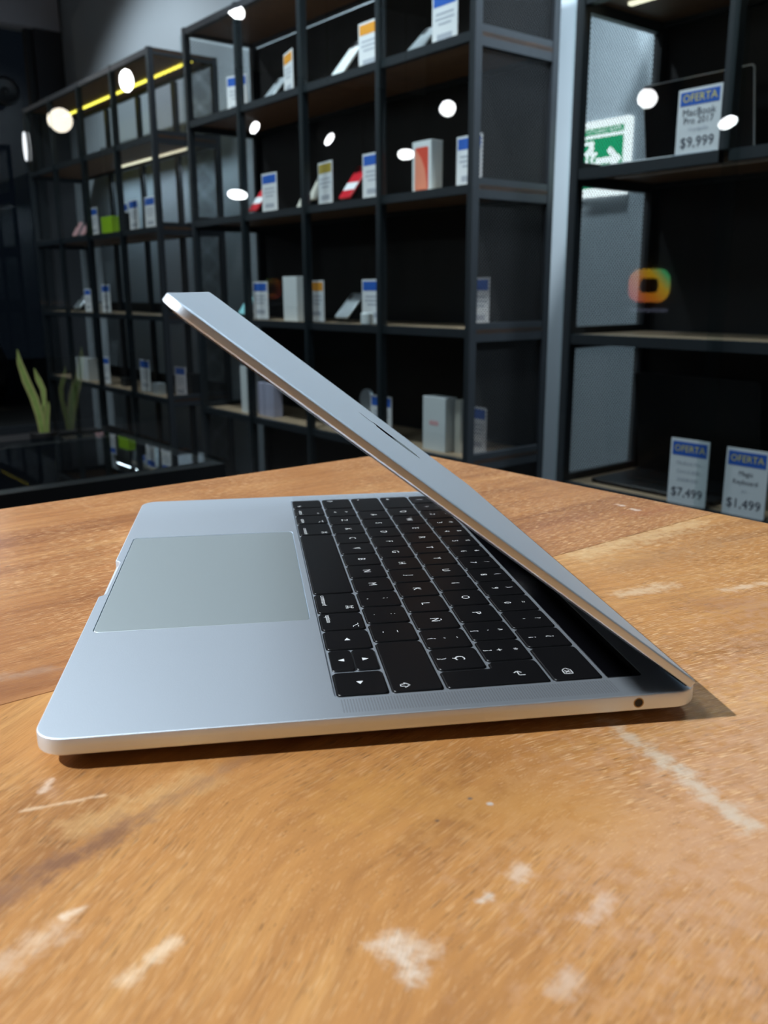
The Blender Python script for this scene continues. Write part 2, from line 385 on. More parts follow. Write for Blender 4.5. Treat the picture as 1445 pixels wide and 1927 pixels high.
marks_far = [((.305, .262), (.335, .272), .016, (.30, .10, .045), .55), ((.21, .215), (.27, .262), .020, (.36, .15, .07), .35),
             ((-.03, .070), (-.010, .076), .006, (.50, .36, .26), .45), ((.304, .288), (.306, .284), .003, (.85, .74, .62), .6), ((.309, .274), (.311, .270), .003, (.85, .74, .62), .6),
             ((-.045, .052), (.02, .088), .011, (.26, .10, .04), .6)]
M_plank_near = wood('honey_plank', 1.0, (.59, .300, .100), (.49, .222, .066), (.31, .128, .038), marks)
M_plank_far = wood('red_brown_plank', 21.0, (.54, .27, .10), (.42, .18, .062), (.25, .09, .03), marks_far, gbend=False)
table = empty('wooden_table', (0, 0, TZ), 'worn honey-coloured solid wood table top under the open silver laptop', 'table')
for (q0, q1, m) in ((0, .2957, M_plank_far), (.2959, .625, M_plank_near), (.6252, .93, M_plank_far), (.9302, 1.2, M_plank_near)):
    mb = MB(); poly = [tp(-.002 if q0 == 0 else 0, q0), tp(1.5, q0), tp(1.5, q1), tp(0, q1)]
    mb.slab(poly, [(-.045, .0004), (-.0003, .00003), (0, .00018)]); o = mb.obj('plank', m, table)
mb = MB(); ap = [tp(.06, .06), tp(1.44, .06), tp(1.44, 1.14), tp(.06, 1.14)]
inn = inset(ap, .022)
mb.rings([[(x, y, z) for x, y in pl] for pl, z in ((ap, -.125), (ap, -.0452), (inn, -.0452), (inn, -.125), (ap, -.125))], False, False); mb.obj('apron', M_plank_far, table)
for p, q in ((.075, .075), (1.36, .075), (.075, 1.06), (1.36, 1.06)):
    mb = MB(); mb.slab([tp(p, q), tp(p+.065, q), tp(p+.065, q+.065), tp(p, q+.065)], [(-TZ, .006), (-.0455, 0)]); mb.obj('leg', M_plank_far, table)

# ------------------------------------------------------------------ laptop
mm = .001
lap = empty('laptop', (0, 0, TZ), 'silver laptop half open on the wooden table, black keys facing left', 'laptop')
WV, DU = 304.1, 210.5
def outline(ins, notch=0.0, r=9.5):
    x0, x1, y0, y1 = ins, DU-ins, ins, WV-ins; rr_ = max(2.0, r-ins); p = []
    for cx, cy, a in ((x1-rr_, y1-rr_, 0), (x0+rr_, y1-rr_, 90)):
        for k in range(9): t = math.radians(a+90*k/8); p.append((cx+rr_*math.cos(t), cy+rr_*math.sin(t)))
    p += [(x0, 180.0), (x0+notch*.55, 178.6), (x0+notch, 176.5), (x0+notch, 130.5), (x0+notch*.55, 128.4), (x0, 127.0)]
    for cx, cy, a in ((x0+rr_, y0+rr_, 180), (x1-rr_, y0+rr_, 270)):
        for k in range(9): t = math.radians(a+90*k/8); p.append((cx+rr_*math.cos(t), cy+rr_*math.sin(t)))
    return p
Uk, PR, GP, V0, P1 = 91.83, 18.30, 1.68, 15.07, 19.05
bm = bmesh.new(); rings = []
lev = [(1.2, 17, 0), (1.6, 13, 0), (2.6, 7, 0), (3.7, 3, 0), (4.5, 1.0, 0), (5.1, .15, 0), (5.6, 0, 0), (6.4, 0, 0), (7.6, 0, 1.9), (9.9, 0, 2.5), (10.15, .12, 2.5), (10.3, .42, 2.4)]
for z, i_, nt_ in lev: rings.append([bm.verts.new((x*mm, y*mm, z*mm)) for x, y in outline(i_, nt_)])
n_ = len(rings[0])
for a_, b_ in zip(rings, rings[1:]):
    for i in range(n_): bm.faces.new((a_[i], a_[(i+1) % n_], b_[(i+1) % n_], b_[i]))
bm.faces.new(rings[0][::-1])
kw = rrect(Uk-1.2, 195.95, V0-1.2, V0+14.5*P1-GP+1.2, 2.2)
tw = rrect(4.3-.3, 87.8+.3, 84.8-.3, 219.2+.3, 2.6)
tb = rrect(183.05+.25, 195.9, V0-.4, V0+14.5*P1-GP+.4, .5)
top_edges = [bm.edges.get((rings[-1][i], rings[-1][(i+1) % n_])) for i in range(n_)]
for poly, dz in ((kw, 9.75), (tw, 9.5)):
    t_ = [bm.verts.new((x*mm, y*mm, 10.3*mm)) for x, y in poly]; f_ = [bm.verts.new((x*mm, y*mm, dz*mm)) for x, y in poly]
    for i in range(len(t_)):
        j = (i+1) % len(t_); top_edges.append(bm.edges.new((t_[i], t_[j]))); bm.faces.new((t_[i], t_[j], f_[j], f_[i]))
    bm.faces.new(f_)
bmesh.ops.triangle_fill(bm, edges=top_edges, use_beauty=True)
bmesh.ops.recalc_face_normals(bm, faces=bm.faces)
me = bpy.data.meshes.new('base'); bm.to_mesh(me); bm.free(); me.materials.append(M_alu)
me.polygons.foreach_set('use_smooth', [True]*len(me.polygons)); me.set_sharp_from_angle(angle=math.radians(28))
for p in me.polygons:
    if abs(p.normal.z) > .999: p.use_smooth = False
base = link('base', me, lap)
def mmobj(name, mb, m, parent, smooth=False):
    mb.v = [(x*mm, y*mm, z*mm) for x, y, z in mb.v]; return mb.obj(name, m, parent, smooth)
mmobj('trackpad', MB().slab(rrect(4.35, 87.75, 84.85, 219.15, 2.4), [(9.52, 0), (10.02, 0), (10.17, .22)]), M_pad, lap, True)
mmobj('touch_bar', MB().slab(rrect(183.45, 195.75, V0-.2, V0+14.5*P1-GP+.2, .5), [(9.76, 0), (10.1, 0), (10.2, .12)]), M_gloss, lap, True)
for v0 in (3.2, WV-12.2):
    mmobj('speaker_grille', MB().slab(rrect(Uk, 183, v0, v0+9.0, .6), [(10.28, 0), (10.315, .02)]), M_alud, lap)
for u, v in ((22, 26), (22, 278), (186, 26), (186, 278)):
    mmobj('rubber_foot', MB().lathe([(7, .0), (8, .3), (8, 1.25)], 20, Matrix.Translation((u, v, 0))), M_rubber, lap, True)
jk = mmobj('headphone_jack', MB().lathe([(1.75, -.25), (1.75, .04)], 20, Matrix.Translation((188, 0, 7.6)) @ Matrix.Rotation(math.pi/2, 4, 'X')), M_hole, lap)
mmobj('jack_ring', MB().rings([[(188+r*math.cos(t), -h, 7.6+r*math.sin(t)) for t in [2*math.pi*k/24 for k in range(24)]] for r, h in ((1.75, .0), (1.75, .07), (1.4, .07), (1.4, .0))], False, False), M_ring, jk)
hb = MB(); hb.tube([(206.6, 24, 8.3), (206.6, 280, 8.3)], 3.3, 18); mmobj('hinge', hb, M_rubber, lap, True)

# text meshes
_tc = {}
def text_mesh(s, size, m, align='CENTER'):
    k = (s, size, m.name, align)
    if k in _tc: return _tc[k]
    cu = bpy.data.curves.new('txt', 'FONT'); cu.body = s; cu.size = size; cu.offset = .0; cu.align_x = align; cu.align_y = 'CENTER'; cu.resolution_u = 2
    o = bpy.data.objects.new('txt', cu); COL.objects.link(o); dg = bpy.context.evaluated_depsgraph_get(); dg.update()
    me = bpy.data.meshes.new_from_object(o.evaluated_get(dg)); bpy.data.objects.remove(o); me.materials.clear(); me.materials.append(m)
    _tc[k] = me; return me
def strokes(lines, wd, closed=False):
    """flat poly-line strips in the xy plane"""
    mb = MB()
    for ln in lines:
        for a, b in zip(ln, ln[1:]):
            a, b = Vector(a), Vector(b); t = (b-a).normalized()*wd*.5; nn = Vector((-t.y, t.x))
            q = [a-t+nn, a-t-nn, b+t-nn, b+t+nn]; mb.add([(p.x, p.y, 0) for p in q], [(0, 1, 2, 3)])
    return mb
ROTK = Matrix.Rotation(-math.pi/2, 4, 'Z')
def legend(key, u, v, what, size=5.1, align='CENTER'):
    """what: string or MB in user axes (x to the typist's right, y up the keyboard)"""
    if isinstance(what, str): me = text_mesh(what, size*mm, M_legend, align)
    else:
        what.v = [(x*mm, y*mm, z) for x, y, z in what.v]; me = what.mesh('legend', M_legend)
    o = link('legend', me, key); o.matrix_basis = Matrix.Translation((u*mm, v*mm, 10.46*mm)) @ ROTK; return o
def tri(ang, s=1.25):
    c, sn = math.cos(ang), math.sin(ang)
    return MB().add([(s*(c*x - sn*y), s*(sn*x + c*y), 0) for x, y in ((1, 0), (-.8, .95), (-.8, -.95))], [(0, 1, 2)])
def key(r, n0, wd, name='key', half=None, poly=None):
    u0 = Uk + r*PR; u1 = u0 + PR - GP; v0 = V0 + n0*P1; v1 = v0 + wd*P1 - GP
    if half == 0: u1 = (u0+u1)/2 - .15
    if half == 1: u0 = (u0+u1)/2 + .15
    pl = roundpoly(poly, 1.3, 4) if poly else rrect(u0, u1, v0, v1, 1.5, 4)
    mb = MB(); mb.slab(pl, [(9.76, -.42 if half is None else 0), (9.9, -.42 if half is None else 0), (9.9, 0), (10.25, .0), (10.38, .12), (10.43, .35)])
    o = mmobj(name, mb, M_key, lap, True); return o, (u0+u1)/2, (v0+v1)/2, u0, u1, v0, v1
def arrow_up(s):     # outlined shift arrow
    return strokes([[(0, s), (s, 0), (.45*s, 0), (.45*s, -.8*s), (-.45*s, -.8*s), (-.45*s, 0), (-s, 0), (0, s)]], .38)
# row 0
k, u, v, *_ = key(0, 0, 1); legend(k, u, v, tri(0))
k, u, v, *_ = key(0, 1, 1, half=1); legend(k, u, v, tri(math.pi/2))
k, u, v, *_ = key(0, 1, 1, half=0); legend(k, u, v, tri(-math.pi/2))
k, u, v, *_ = key(0, 2, 1); legend(k, u, v, tri(math.pi))
def cmdsym(s=.75):
    ls = [[(-s, -2*s), (-s, 2*s)], [(s, -2*s), (s, 2*s)], [(-2*s, s), (2*s, s)], [(-2*s, -s), (2*s, -s)]]
    for sx in (-1, 1):
        for sy in (-1, 1): ls.append([(sx*s, sy*2*s), (sx*2*s, sy*2*s), (sx*2*s, sy*s)])
    return strokes(ls, .3)
def optsym(s=1.0): return strokes([[(-1.7*s, 1*s), (-.6*s, 1*s), (.7*s, -1*s), (1.7*s, -1*s)], [(.5*s, 1*s), (1.7*s, 1*s)]], .32)
for n0, wd, word, sym, left in ((3, 1, 'option', optsym, 0), (4, 1.25, 'command', cmdsym, 0), (10.25, 1.25, 'command', cmdsym, 1), (11.5, 1, 'option', optsym, 1), (12.5, 1, 'control', lambda: strokes([[(-1.1, -.6), (0, .7), (1.1, -.6)]], .32), 1), (13.5, 1, 'fn', None, 1)):
    k, u, v, u0, u1, v0, v1 = key(0, n0, wd)
    legend(k, u0+3.2, (v0+1.6 if left else v1-1.6), word, 3.1, 'RIGHT' if left else 'LEFT')
    if sym: legend(k, u1-3.4, (v0+3.4 if left else v1-3.9) if left else v0+3.6 if word == 'option' else v0+5, sym())
key(0, 5.25, 5)
# row 1
k, u, v, u0, u1, v0, v1 = key(1, 0, 2.25); legend(k, u0+4.4, v0+4.2, arrow_up(1.75))
def two(k, u, v, lo, hi, sz=4.0): legend(k, u-3.6, v, lo, sz); legend(k, u+3.3, v, hi, sz)
for i, ch in enumerate(['-_', '.:', ',;', 'M', 'N', 'B', 'V', 'C', 'X', 'Z', '<>']):
    k, u, v, *_ = key(1, 2.25+i, 1)
    if len(ch) == 1: legend(k, u, v, ch)
    else: two(k, u, v, ch[0], ch[1])
k, u, v, u0, u1, v0, v1 = key(1, 13.25, 1.25); legend(k, u0+4.4, v1-4.2, arrow_up(1.75))
# row 2 and the L-shaped return key
ua, ub, uc, ud = Uk+2*PR, Uk+3*PR-GP, Uk+3*PR, Uk+4*PR-GP
va_, vb_, vc_ = V0, V0+.75*P1-GP, V0+1.0*P1-GP
k, *_ = key(2, 0, .75, poly=[(ua, va_), (ud, va_), (ud, vc_), (uc, vc_), (uc, vb_), (ua, vb_)][::1])
legend(k, ud-8.5, va_+7.2, strokes([[(1.6, 1.5), (1.6, -.5), (-1.6, -.5)], [(-.5, .7), (-1.7, -.5), (-.5, -1.7)]], .4))
for i, ch in enumerate(['Ç}', '´¨{', 'Ñ', 'L', 'K', 'J', 'H', 'G', 'F', 'D', 'S', 'A']):
    k, u, v, *_ = key(2, .75+i, 1)
    if ch == 'Ç}': legend(k, u+.8, v, 'Ç', 5.2); legend(k, u-5.4, v, '}', 3.6)
    elif ch == '´¨{': legend(k, u-1.6, v, '´', 4.6); legend(k, u+3.2, v, '¨', 5); legend(k, u-5.2, v, '{', 3.4)
    else: legend(k, u, v, ch)
k, u, v, u0, u1, v0, v1 = key(2, 12.75, 1.75); legend(k, u0+4, v1-3.6, MB().lathe([(.6, 0), (.6, .00001)], 10))
# row 3
for i, ch in enumerate(['+*]', '`^[', 'P', 'O', 'I', 'U', 'Y', 'T', 'R', 'E', 'W', 'Q']):
    k, u, v, *_ = key(3, 1+i, 1)
    if len(ch) == 1: legend(k, u, v, ch)
    else: legend(k, u-1.6, v, ch[0], 4.2); legend(k, u+3.8, v, ch[1], 4.2); legend(k, u-5.6, v, ch[2], 3.4)
k, u, v, u0, u1, v0, v1 = key(3, 13, 1.5); legend(k, u0+4, v1-4.5, strokes([[(-1.6, 0), (1.3, 0)], [(.4, .9), (1.4, 0), (.4, -.9)], [(1.9, 1), (1.9, -1)]], .35))
# row 4
k, u, v, u0, u1, v0, v1 = key(4, 0, 1.5)
legend(k, u0+6.4, v0+6.2, strokes([[(-2.2, 0), (-.9, 1.5), (2.1, 1.5), (2.1, -1.5), (-.9, -1.5), (-2.2, 0)], [(-.2, .7), (1.1, -.7)], [(-.2, -.7), (1.1, .7)]], .34))
for i, ch in enumerate(['¿¡', "'?", '0=', '9)', '8(', '7/', '6&', '5%', '4$', '3#', '2"', '1!', '|°']):
    k, u, v, *_ = key(4, 1.5+i, 1)
    if ch == '¿¡': two(k, u, v, '¡', '¿', 4.4)
    else: legend(k, u-2.6, v, ch[0], 4.3); legend(k, u+4.2, v, ch[1], 3.4)

# lid
th = math.radians(37.6); LH = Vector((206.2, 0, 10.9)); LL = 203.6
ML = Matrix(((-math.cos(th), 0, math.sin(th), LH.x), (0, 1, 0, 0), (math.sin(th), 0, math.cos(th), LH.z), (0, 0, 0, 1)))
def lidoutline():
    p = []
    for cx, cy, r, a in ((LL-9, 9, 9, 270), (LL-9, WV-9, 9, 0), (1.5, WV-1.5, 1.5, 90), (1.5, 1.5, 1.5, 180)):
        for k in range(9): t = math.radians(a+90*k/8); p.append((cx+r*math.cos(t), cy+r*math.sin(t)))
    return p
lo = lidoutline()
mb = MB(); mb.slab(lo, [(0, .3), (.25, .0), (2.15, 0), (2.5, .1), (2.75, .38), (2.9, .9)], M=ML)
mb.v = [(x*mm, y*mm, z*mm) for x, y, z in mb.v]; lid = mb.obj('lid', M_alu, lap, True, 30)
mb = MB(); mb.slab(inset(lo, 1.1), [(-.55, .5), (-.15, .1), (.0, 0)], M=ML); mmobj('screen', mb, M_gloss, lid, True)
# emblem: bitten fruit with a leaf, polished
def emblem():
    pts = []
    half = [(0, -15.5), (3.2, -16.6), (6.5, -16.2), (9.6, -12.6), (12.4, -7.4), (13.6, -1.6), (13.2, 4.2), (11.0, 8.6), (7.4, 10.8), (3.6, 10.2), (0, 9.0)]
    right = half[:4] + [(11.6, -9.6), (10.2, -7.4), (8.9, -3.2), (9.2, 1.6), (11.6, 6.6), (10.6, 9.0)] + half[8:]
    poly = right + [(-x, y) for x, y in half[::-1][1:-1]]
    leaf = [(0.2, 11.6), (.6, 14.6), (2.6, 17.6), (6.0, 19.4), (5.6, 16.0), (3.4, 12.8)]
    return poly, leaf
mb = MB()
for pl in emblem():
    mb.slab([(96 + y*.95, 152 + x*.95) for x, y in pl], [(2.85, 0), (2.96, .05)], M=ML)
mmobj('logo', mb, M_logo, lid)

# ------------------------------------------------------------------ cabinets
SH = [1.276, .889, .456, .013, -.418, -.852]           # board tops: top board, four shelves, bottom board
DEP = .375
_mp = {}
def mesh_panel(wd, ht):
    k = (round(wd, 3), round(ht, 3))
    if k in _mp: return _mp[k]
    mb = MB(); px, pz = .0066, .0062; t = .0008          # diamond lattice: two families of bars, clipped to the panel
    for sgn in (1, -1):
        sl = sgn*pz/px; c = -abs(sl)*wd
        while c < ht + abs(sl)*wd:
            pts = []
            for y in (0, wd):
                z = c + sl*y
                if 0 <= z <= ht: pts.append((y, z))
            for z in (0, ht):
                y = (z-c)/sl
                if 0 < y < wd: pts.append((y, z))
            if len(pts) >= 2:
                (y0, z0), (y1, z1) = pts[0], pts[-1]
                L_ = math.hypot(y1-y0, z1-z0)
                if L_ > .004:
                    ny, nz = -(z1-z0)/L_*t, (y1-y0)/L_*t; q = []
                    for x in (-.0007, .0007): q += [(x, y0-ny, z0-nz), (x, y0+ny, z0+nz), (x, y1+ny, z1+nz), (x, y1-ny, z1-nz)]
                    mb.add(q, [(0, 1, 2, 3), (7, 6, 5, 4), (0, 4, 5, 1), (1, 5, 6, 2), (2, 6, 7, 3), (3, 7, 4, 0)])
            c += pz*2
    me = mb.mesh('mesh_panel', M_mesh); _mp[k] = me; return me
def cabinet(x0, nb, bay, label, back='board', short=False):
    W_ = nb*bay; root = empty('display_cabinet', ROW @ Matrix.Translation((x0, 0, FL)), label, 'cabinet', 'black metal display cabinets along the back wall')
    z = lambda v: v - FL
    ps = .026
    for i in range(nb+1):
        xa = i*bay - (ps if i == nb else 0 if i == 0 else ps/2)
        MB().box(xa, xa+ps, 0, .028, z(SH[2])+.0015 if short and 0 < i < nb else 0, z(SH[0])+.004).obj('post', M_steel, root)
        if i in (0, nb): MB().box(xa, xa+ps, DEP-.028, DEP, 0, z(SH[0])+.004).obj('post', M_steel, root)
    for i, h in enumerate(SH):
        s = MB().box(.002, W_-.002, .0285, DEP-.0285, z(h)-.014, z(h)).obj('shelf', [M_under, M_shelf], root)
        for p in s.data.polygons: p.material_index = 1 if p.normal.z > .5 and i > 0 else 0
        e = MB()
        lone = short and i > 2
        for j in range(1 if lone else nb):
            xa = j*bay + (ps if j == 0 else ps/2) + .0005; xb = (j+1)*bay - (ps if j == nb-1 else ps/2) - .0005
            if lone: xb = W_ - ps - .0005
            e.box(xa, xb, .003, .028, z(h)-.026, z(h)+.001)
        e.box(ps+.001, W_-ps-.001, DEP-.026, DEP-.003, z(h)-.026, z(h)+.001)
        e.obj('shelf_edge', M_steel, s)
        for xa, xb in ((.002, ps-.002), (W_-ps+.002, W_-.002)):
            MB().box(xa, xb, .0285, DEP-.0285, z(h)-.040 if i else z(h)-.026, z(h)+.020 if i else z(h)+.003).obj('side_rail', M_steel, root)
    for i in range(5):
        za, zb = z(SH[i+1])+.020, z(SH[i])-.040
        for xa in (ps/2, W_-ps/2): link('mesh_panel', mesh_panel(DEP-.057, zb-za), root, (xa, .0285, za))['kind'] = 'stuff'
    if back == 'board': MB().box(ps, W_-ps, DEP-.002, DEP+.004, .01, z(SH[0])-.03).obj('back_panel', M_back, root)
    else:
        for j in range(1, nb): MB().box(j*bay-.02, j*bay+.02, DEP-.02, DEP+.002, .01, z(SH[0])-.03).obj('back_stile', M_steel, root)
        for i in range(5): MB().box(ps, W_-ps, DEP+.0025, DEP+.012, z(SH[i+1])+.0, z(SH[i+1])+.055).obj('back_rail', M_steel, root)
    for j in range(nb):
        MB().box(j*bay+.003, (j+1)*bay-.003+(.05 if j < nb-1 else 0), -.006 if j % 2 else -.012, -.002 if j % 2 else -.008, .05, z(SH[0])-.03).obj('glass_door', M_glass, root)
    return root
cabB = cabinet(-1.878, 4, .4725, 'middle of three black cabinets, behind the laptop lid, holding phones and white boxes')
cabA = cabinet(.392, 4, .462, 'nearest black cabinet on the right, with green exit sign glowing through its side mesh', short=True)
cabC = cabinet(-4.150, 4, .4775, 'farthest black cabinet on the left, with yellow light strips under its top', back='open')
def led(cab, x0, x1, y, ztop, m, name='light_strip'):
    ox = cab.matrix_world.translation; loc = (ROW.inverted() @ ox).x
    MB().box(x0-loc, x1-loc, y-.008, y+.008, ztop-FL-.0225, ztop-FL-.0145).obj(name, m, cab)
led(cabC, -4.10, -2.27, .255, SH[0], M_led); led(cabC, -3.38, -2.27, .295, SH[1], M_led2); led(cabC, -4.10, -2.27, .32, SH[2], M_ledoff)
led(cabA, .475, 2.2, .115, SH[1], M_led2); led(cabA, .475, 2.2, .10, SH[2], M_ledoff)

# ------------------------------------------------------------------ things on the shelves
def at(x, y, lv, rz=0): return ROW @ Matrix.Translation((x, y, SH[lv] + .0006)) @ Matrix.Rotation(math.radians(rz), 4, 'Z')
_ct = {}
def card(x, y, lv, head, label, rz=0, wd=.118, ht=.164, title=None, lines=None, price=None, group='price cards on the cabinet shelves'):
    r = empty('price_card', at(x + wd/2, y, lv, rz), label, 'price card', group)
    k = (head.name, wd, ht)
    MB().box(-wd/2, wd/2, 0, .003, .0035, ht).obj('card_panel', M_white, r)
    MB().box(-wd/2+.006, wd/2-.006, -.0004, 0, ht*.75, ht*.955).obj('header', head, r)
    MB().slab(rrect(-wd/2, wd/2, -.012, .032, .004, 3), [(0, 0), (.003, 0)]).obj('acrylic_base', M_acr, r)
    def put(name, me, z_, yy=-.0006):
        o = link(name, me, r); o.matrix_basis = Matrix.Translation((0, yy, z_)) @ Matrix.Rotation(math.pi/2, 4, 'X'); return o
    if title: put('heading', text_mesh(title, .0255*wd/.118, M_yellow), ht*.852, -.0008)
    if lines:
        for i, (t, s, m) in enumerate(lines): put('text_line', text_mesh(t, s, m), ht*(.64 - .125*i))
    else:
        for i, q in enumerate((.35, .38, .26)): MB().box(-q*wd, q*wd, -.0004, 0, ht*(.60-.09*i), ht*(.60-.09*i)+.006).obj('text_line', M_grey, r)
    if price: put('price', text_mesh(price, .034, M_ink), ht*.19)
    else: MB().box(-.30*wd, .30*wd, -.0004, 0, ht*.15, ht*.15+.018).obj('price_line', M_grey, r)
    return r
def phone(x, y, lv, m, label, rz=0, wd=.072, ht=.148, tilt=38, band=None, lift=.022, name='phone', cat='phone'):
    """phone leaning back on a little display stand (the stand is its own thing)"""
    Mx = at(x + wd/2, y, lv, rz)
    T_ = Matrix.Translation((0, 0, lift)) @ Matrix.Rotation(-math.radians(tilt), 4, 'X')
    r = empty(name, Mx @ T_, label, cat, 'phones leaning on display stands')
    bd = MB(); bd.slab(rrect(-wd/2, wd/2, 0, ht, .010, 4), [(-.008, .0012), (-.007, 0), (-.001, 0), (0, .0012)], M=Matrix.Rotation(math.pi/2, 4, 'X')); bd.obj('body', m, r, True)
    if band: MB().box(-wd/2+.001, wd/2-.001, -.0004, 0, ht*.24, ht*.47).obj('band', band, r)
    MB().slab(rrect(-wd/2+.006, -wd/2+.024, ht-.036, ht-.008, .006, 3), [(0, 0), (.0012, .0003)], M=Matrix.Rotation(math.pi/2, 4, 'X')).obj('camera_bump', M_darkplastic, r)
    st = empty('phone_stand', Mx, 'clear stand under the ' + label.split(' leaning')[0].split(' on a stand')[0].split(' standing')[0].split(' with')[0] + ('' if len(label.split(' leaning')[0].split(' with')[0]) > 30 or True else ''), 'stand', 'clear stands under the phones')
    t = math.radians(tilt); c, s_ = math.cos(t), math.sin(t); w2 = wd*.32; f = ht*.8; y0 = .0095*c; 
    pr = [(-.012, 0), (.13*s_*1.2+.02, 0), (.13*s_*1.2+.02, .004), (f*s_+.0035/c*1+.0105*c+.004, lift+f*c-.0105*s_-.004), (f*s_+.0105*c, lift+f*c-.0105*s_), (.0105*c, lift-.0105*s_), (-.002, lift-.016), (-.012, lift-.016)]
    pr = [(.0105*c+.0, .0035), (.0105*c+f*s_, lift+f*c-.0105*s_), (.0105*c+f*s_+.004, lift+f*c-.0105*s_-.001), (.0105*c+.018, .0035)]
    mb = MB()
    for sx in (-1, 1):
        xa, xb = (sx*w2-.0015, sx*w2+.0015); q = [(xa, a, b) for a, b in pr] + [(xb, a, b) for a, b in pr]
        mb.add(q, [(0, 1, 2, 3), (7, 6, 5, 4), (0, 4, 5, 1), (1, 5, 6, 2), (2, 6, 7, 3), (3, 7, 4, 0)])
    mb.obj('rest', M_acr, st)
    MB().box(-w2-.006, w2+.006, -.010, f*s_+.05, 0, .0034).obj('foot', M_acr, st)
    return r
def carton(x, y, lv, wd, dp, ht, m, label, rz=0, name='carton', cat='box', group='product boxes standing on the shelves'):
    r = empty(name, at(x + wd/2, y + dp/2, lv, rz), label, cat, group)
    MB().slab(rrect(-wd/2, wd/2, -dp/2, dp/2, .0025, 2), [(0, .0005), (ht*.30, 0), (ht*.30, .0008), (ht*.305, .0008), (ht*.305, 0), (ht-.001, 0), (ht, .001)]).obj('body', m, r)
    return r
def fprint(r, poly, m, dep, name='print'):
    """flat print on the front face, poly in (x, z)"""
    return MB().slab(poly, [(0, 0), (.0004, 0)], M=Matrix.Translation((0, -dep/2, 0)) @ Matrix.Rotation(math.pi/2, 4, 'X')).obj(name, m, r)

# middle cabinet, first shelf (level 1)
card(-1.655, .11, 1, M_blue, 'dim price card in the far corner of the top shelf of the middle cabinet', 18)
phone(-1.325, .075, 1, M_silver, 'small silver phone leaning left of an orange-topped card on the top shelf', 0, .070, .118, 42)
card(-1.185, .075, 1, M_orange, 'wide orange-topped card beside the small silver phone on the top shelf', -16)
phone(-.823, .065, 1, M_whitegl, 'tall white phone leaning on the top shelf beside an orange-topped card', 0, .072, .172, 40, name='phone')
card(-.662, .075, 1, M_orange, 'orange-topped card half behind a post, right of the tall white phone')
phone(-.405, .075, 1, M_silver, 'grey-white phone leaning left of the large blue-topped card at the top edge', 0, .072, .130, 46)
card(-.262, .07, 1, M_blue, 'brightest blue-topped card at the top edge, beside the mesh-sided corner post', 0)
# second shelf (level 2)
phone(-1.475, .07, 2, M_red, 'dim red phone with white band, farthest left on the second shelf', 0, .072, .158, 38, band=M_white)
card(-1.365, .08, 2, M_blue, 'blue-topped card just right of the dim red phone on the second shelf')
tv = empty('tag_stand', at(-1.085, .08, 2), 'tiny white folded tent tag beside the beige phone on the second shelf', 'tag')
MB().rings([[(-.026, .0, 0), (.026, .0, 0), (.026, .0025, 0), (-.026, .0025, 0)], [(-.020, .022, .046), (.008, .022, .046), (.008, .0245, .046), (-.020, .0245, .046)]]).obj('front_leaf', M_beige, tv)
MB().rings([[(-.026, .047, 0), (.026, .047, 0), (.026, .0495, 0), (-.026, .0495, 0)], [(-.020, .0247, .046), (.008, .0247, .046), (.008, .0272, .046), (-.020, .0272, .046)]]).obj('back_leaf', M_beige, tv)
phone(-1.03, .085, 2, M_beige, 'beige phone leaning left of the ochre-topped card on the second shelf', 0, .068, .120, 32, lift=.036)
card(-.945, .075, 2, M_ochre, 'ochre-topped price card in the middle of the second shelf', -8)
phone(-.795, .07, 2, M_red, 'bright red phone with a white band on the second shelf', 0, .074, .156, 38, band=M_white)
card(-.652, .08, 2, M_blue, 'blue-topped card right of the bright red phone, half behind a post', 0, .126)
bx = carton(-.348, .06, 2, .098, .052, .166, M_whitegl, 'white phone box with a red phone pictured on its front')
fprint(bx, rrect(-.034, .034, .010, .146, .008, 4), M_boxred, .052, 'phone_picture')
fprint(bx, [(-.034, .012), (.028, .012), (.028, .03), (.018, .075), (-.002, .112), (-.026, .138), (-.034, .140)], M_boxpeach, .0532, 'picture_highlight')
card(-.170, .10, 2, M_blue, 'blue-topped card between the red-pictured box and the corner post')
# third shelf (level 3)
phone(-1.62, .08, 3, M_teal, 'pale teal phone leaning just above the laptop lid on the third shelf', 0, .070, .125, 36)
card(-1.466, .075, 3, M_blue, 'blue-topped card just right of the teal phone on the third shelf', 0, .124)
carton(-1.192, .06, 3, .105, .05, .182, M_whitegl, 'tall plain white box on the third shelf left of an orange-topped card')
card(-1.012, .07, 3, M_orange, 'orange-topped card on the third shelf right of the tall plain white box', 0, .108)
phone(-.842, .075, 3, M_silver, 'silver phone on a stand in the middle of the third shelf', 0, .085, .128, 44)
card(-.650, .07, 3, M_blue, 'blue-topped card split by a post on the third shelf', 0, .132)
pk = empty('round_puck', at(-.565, .028, 3), 'small white round charger in front of the post on the third shelf', 'charger')
MB().lathe([(.020, 0), (.024, .004), (.024, .040), (.020, .044)], 20).obj('body', M_whitegl, pk, True)
MB().lathe([(.010, .0441), (.010, .0455)], 16).obj('button', M_silver, pk)
card(-.132, .13, 3, M_blue, 'blue-topped card seen through corner mesh, level with the laptop lid top', -4, .10)
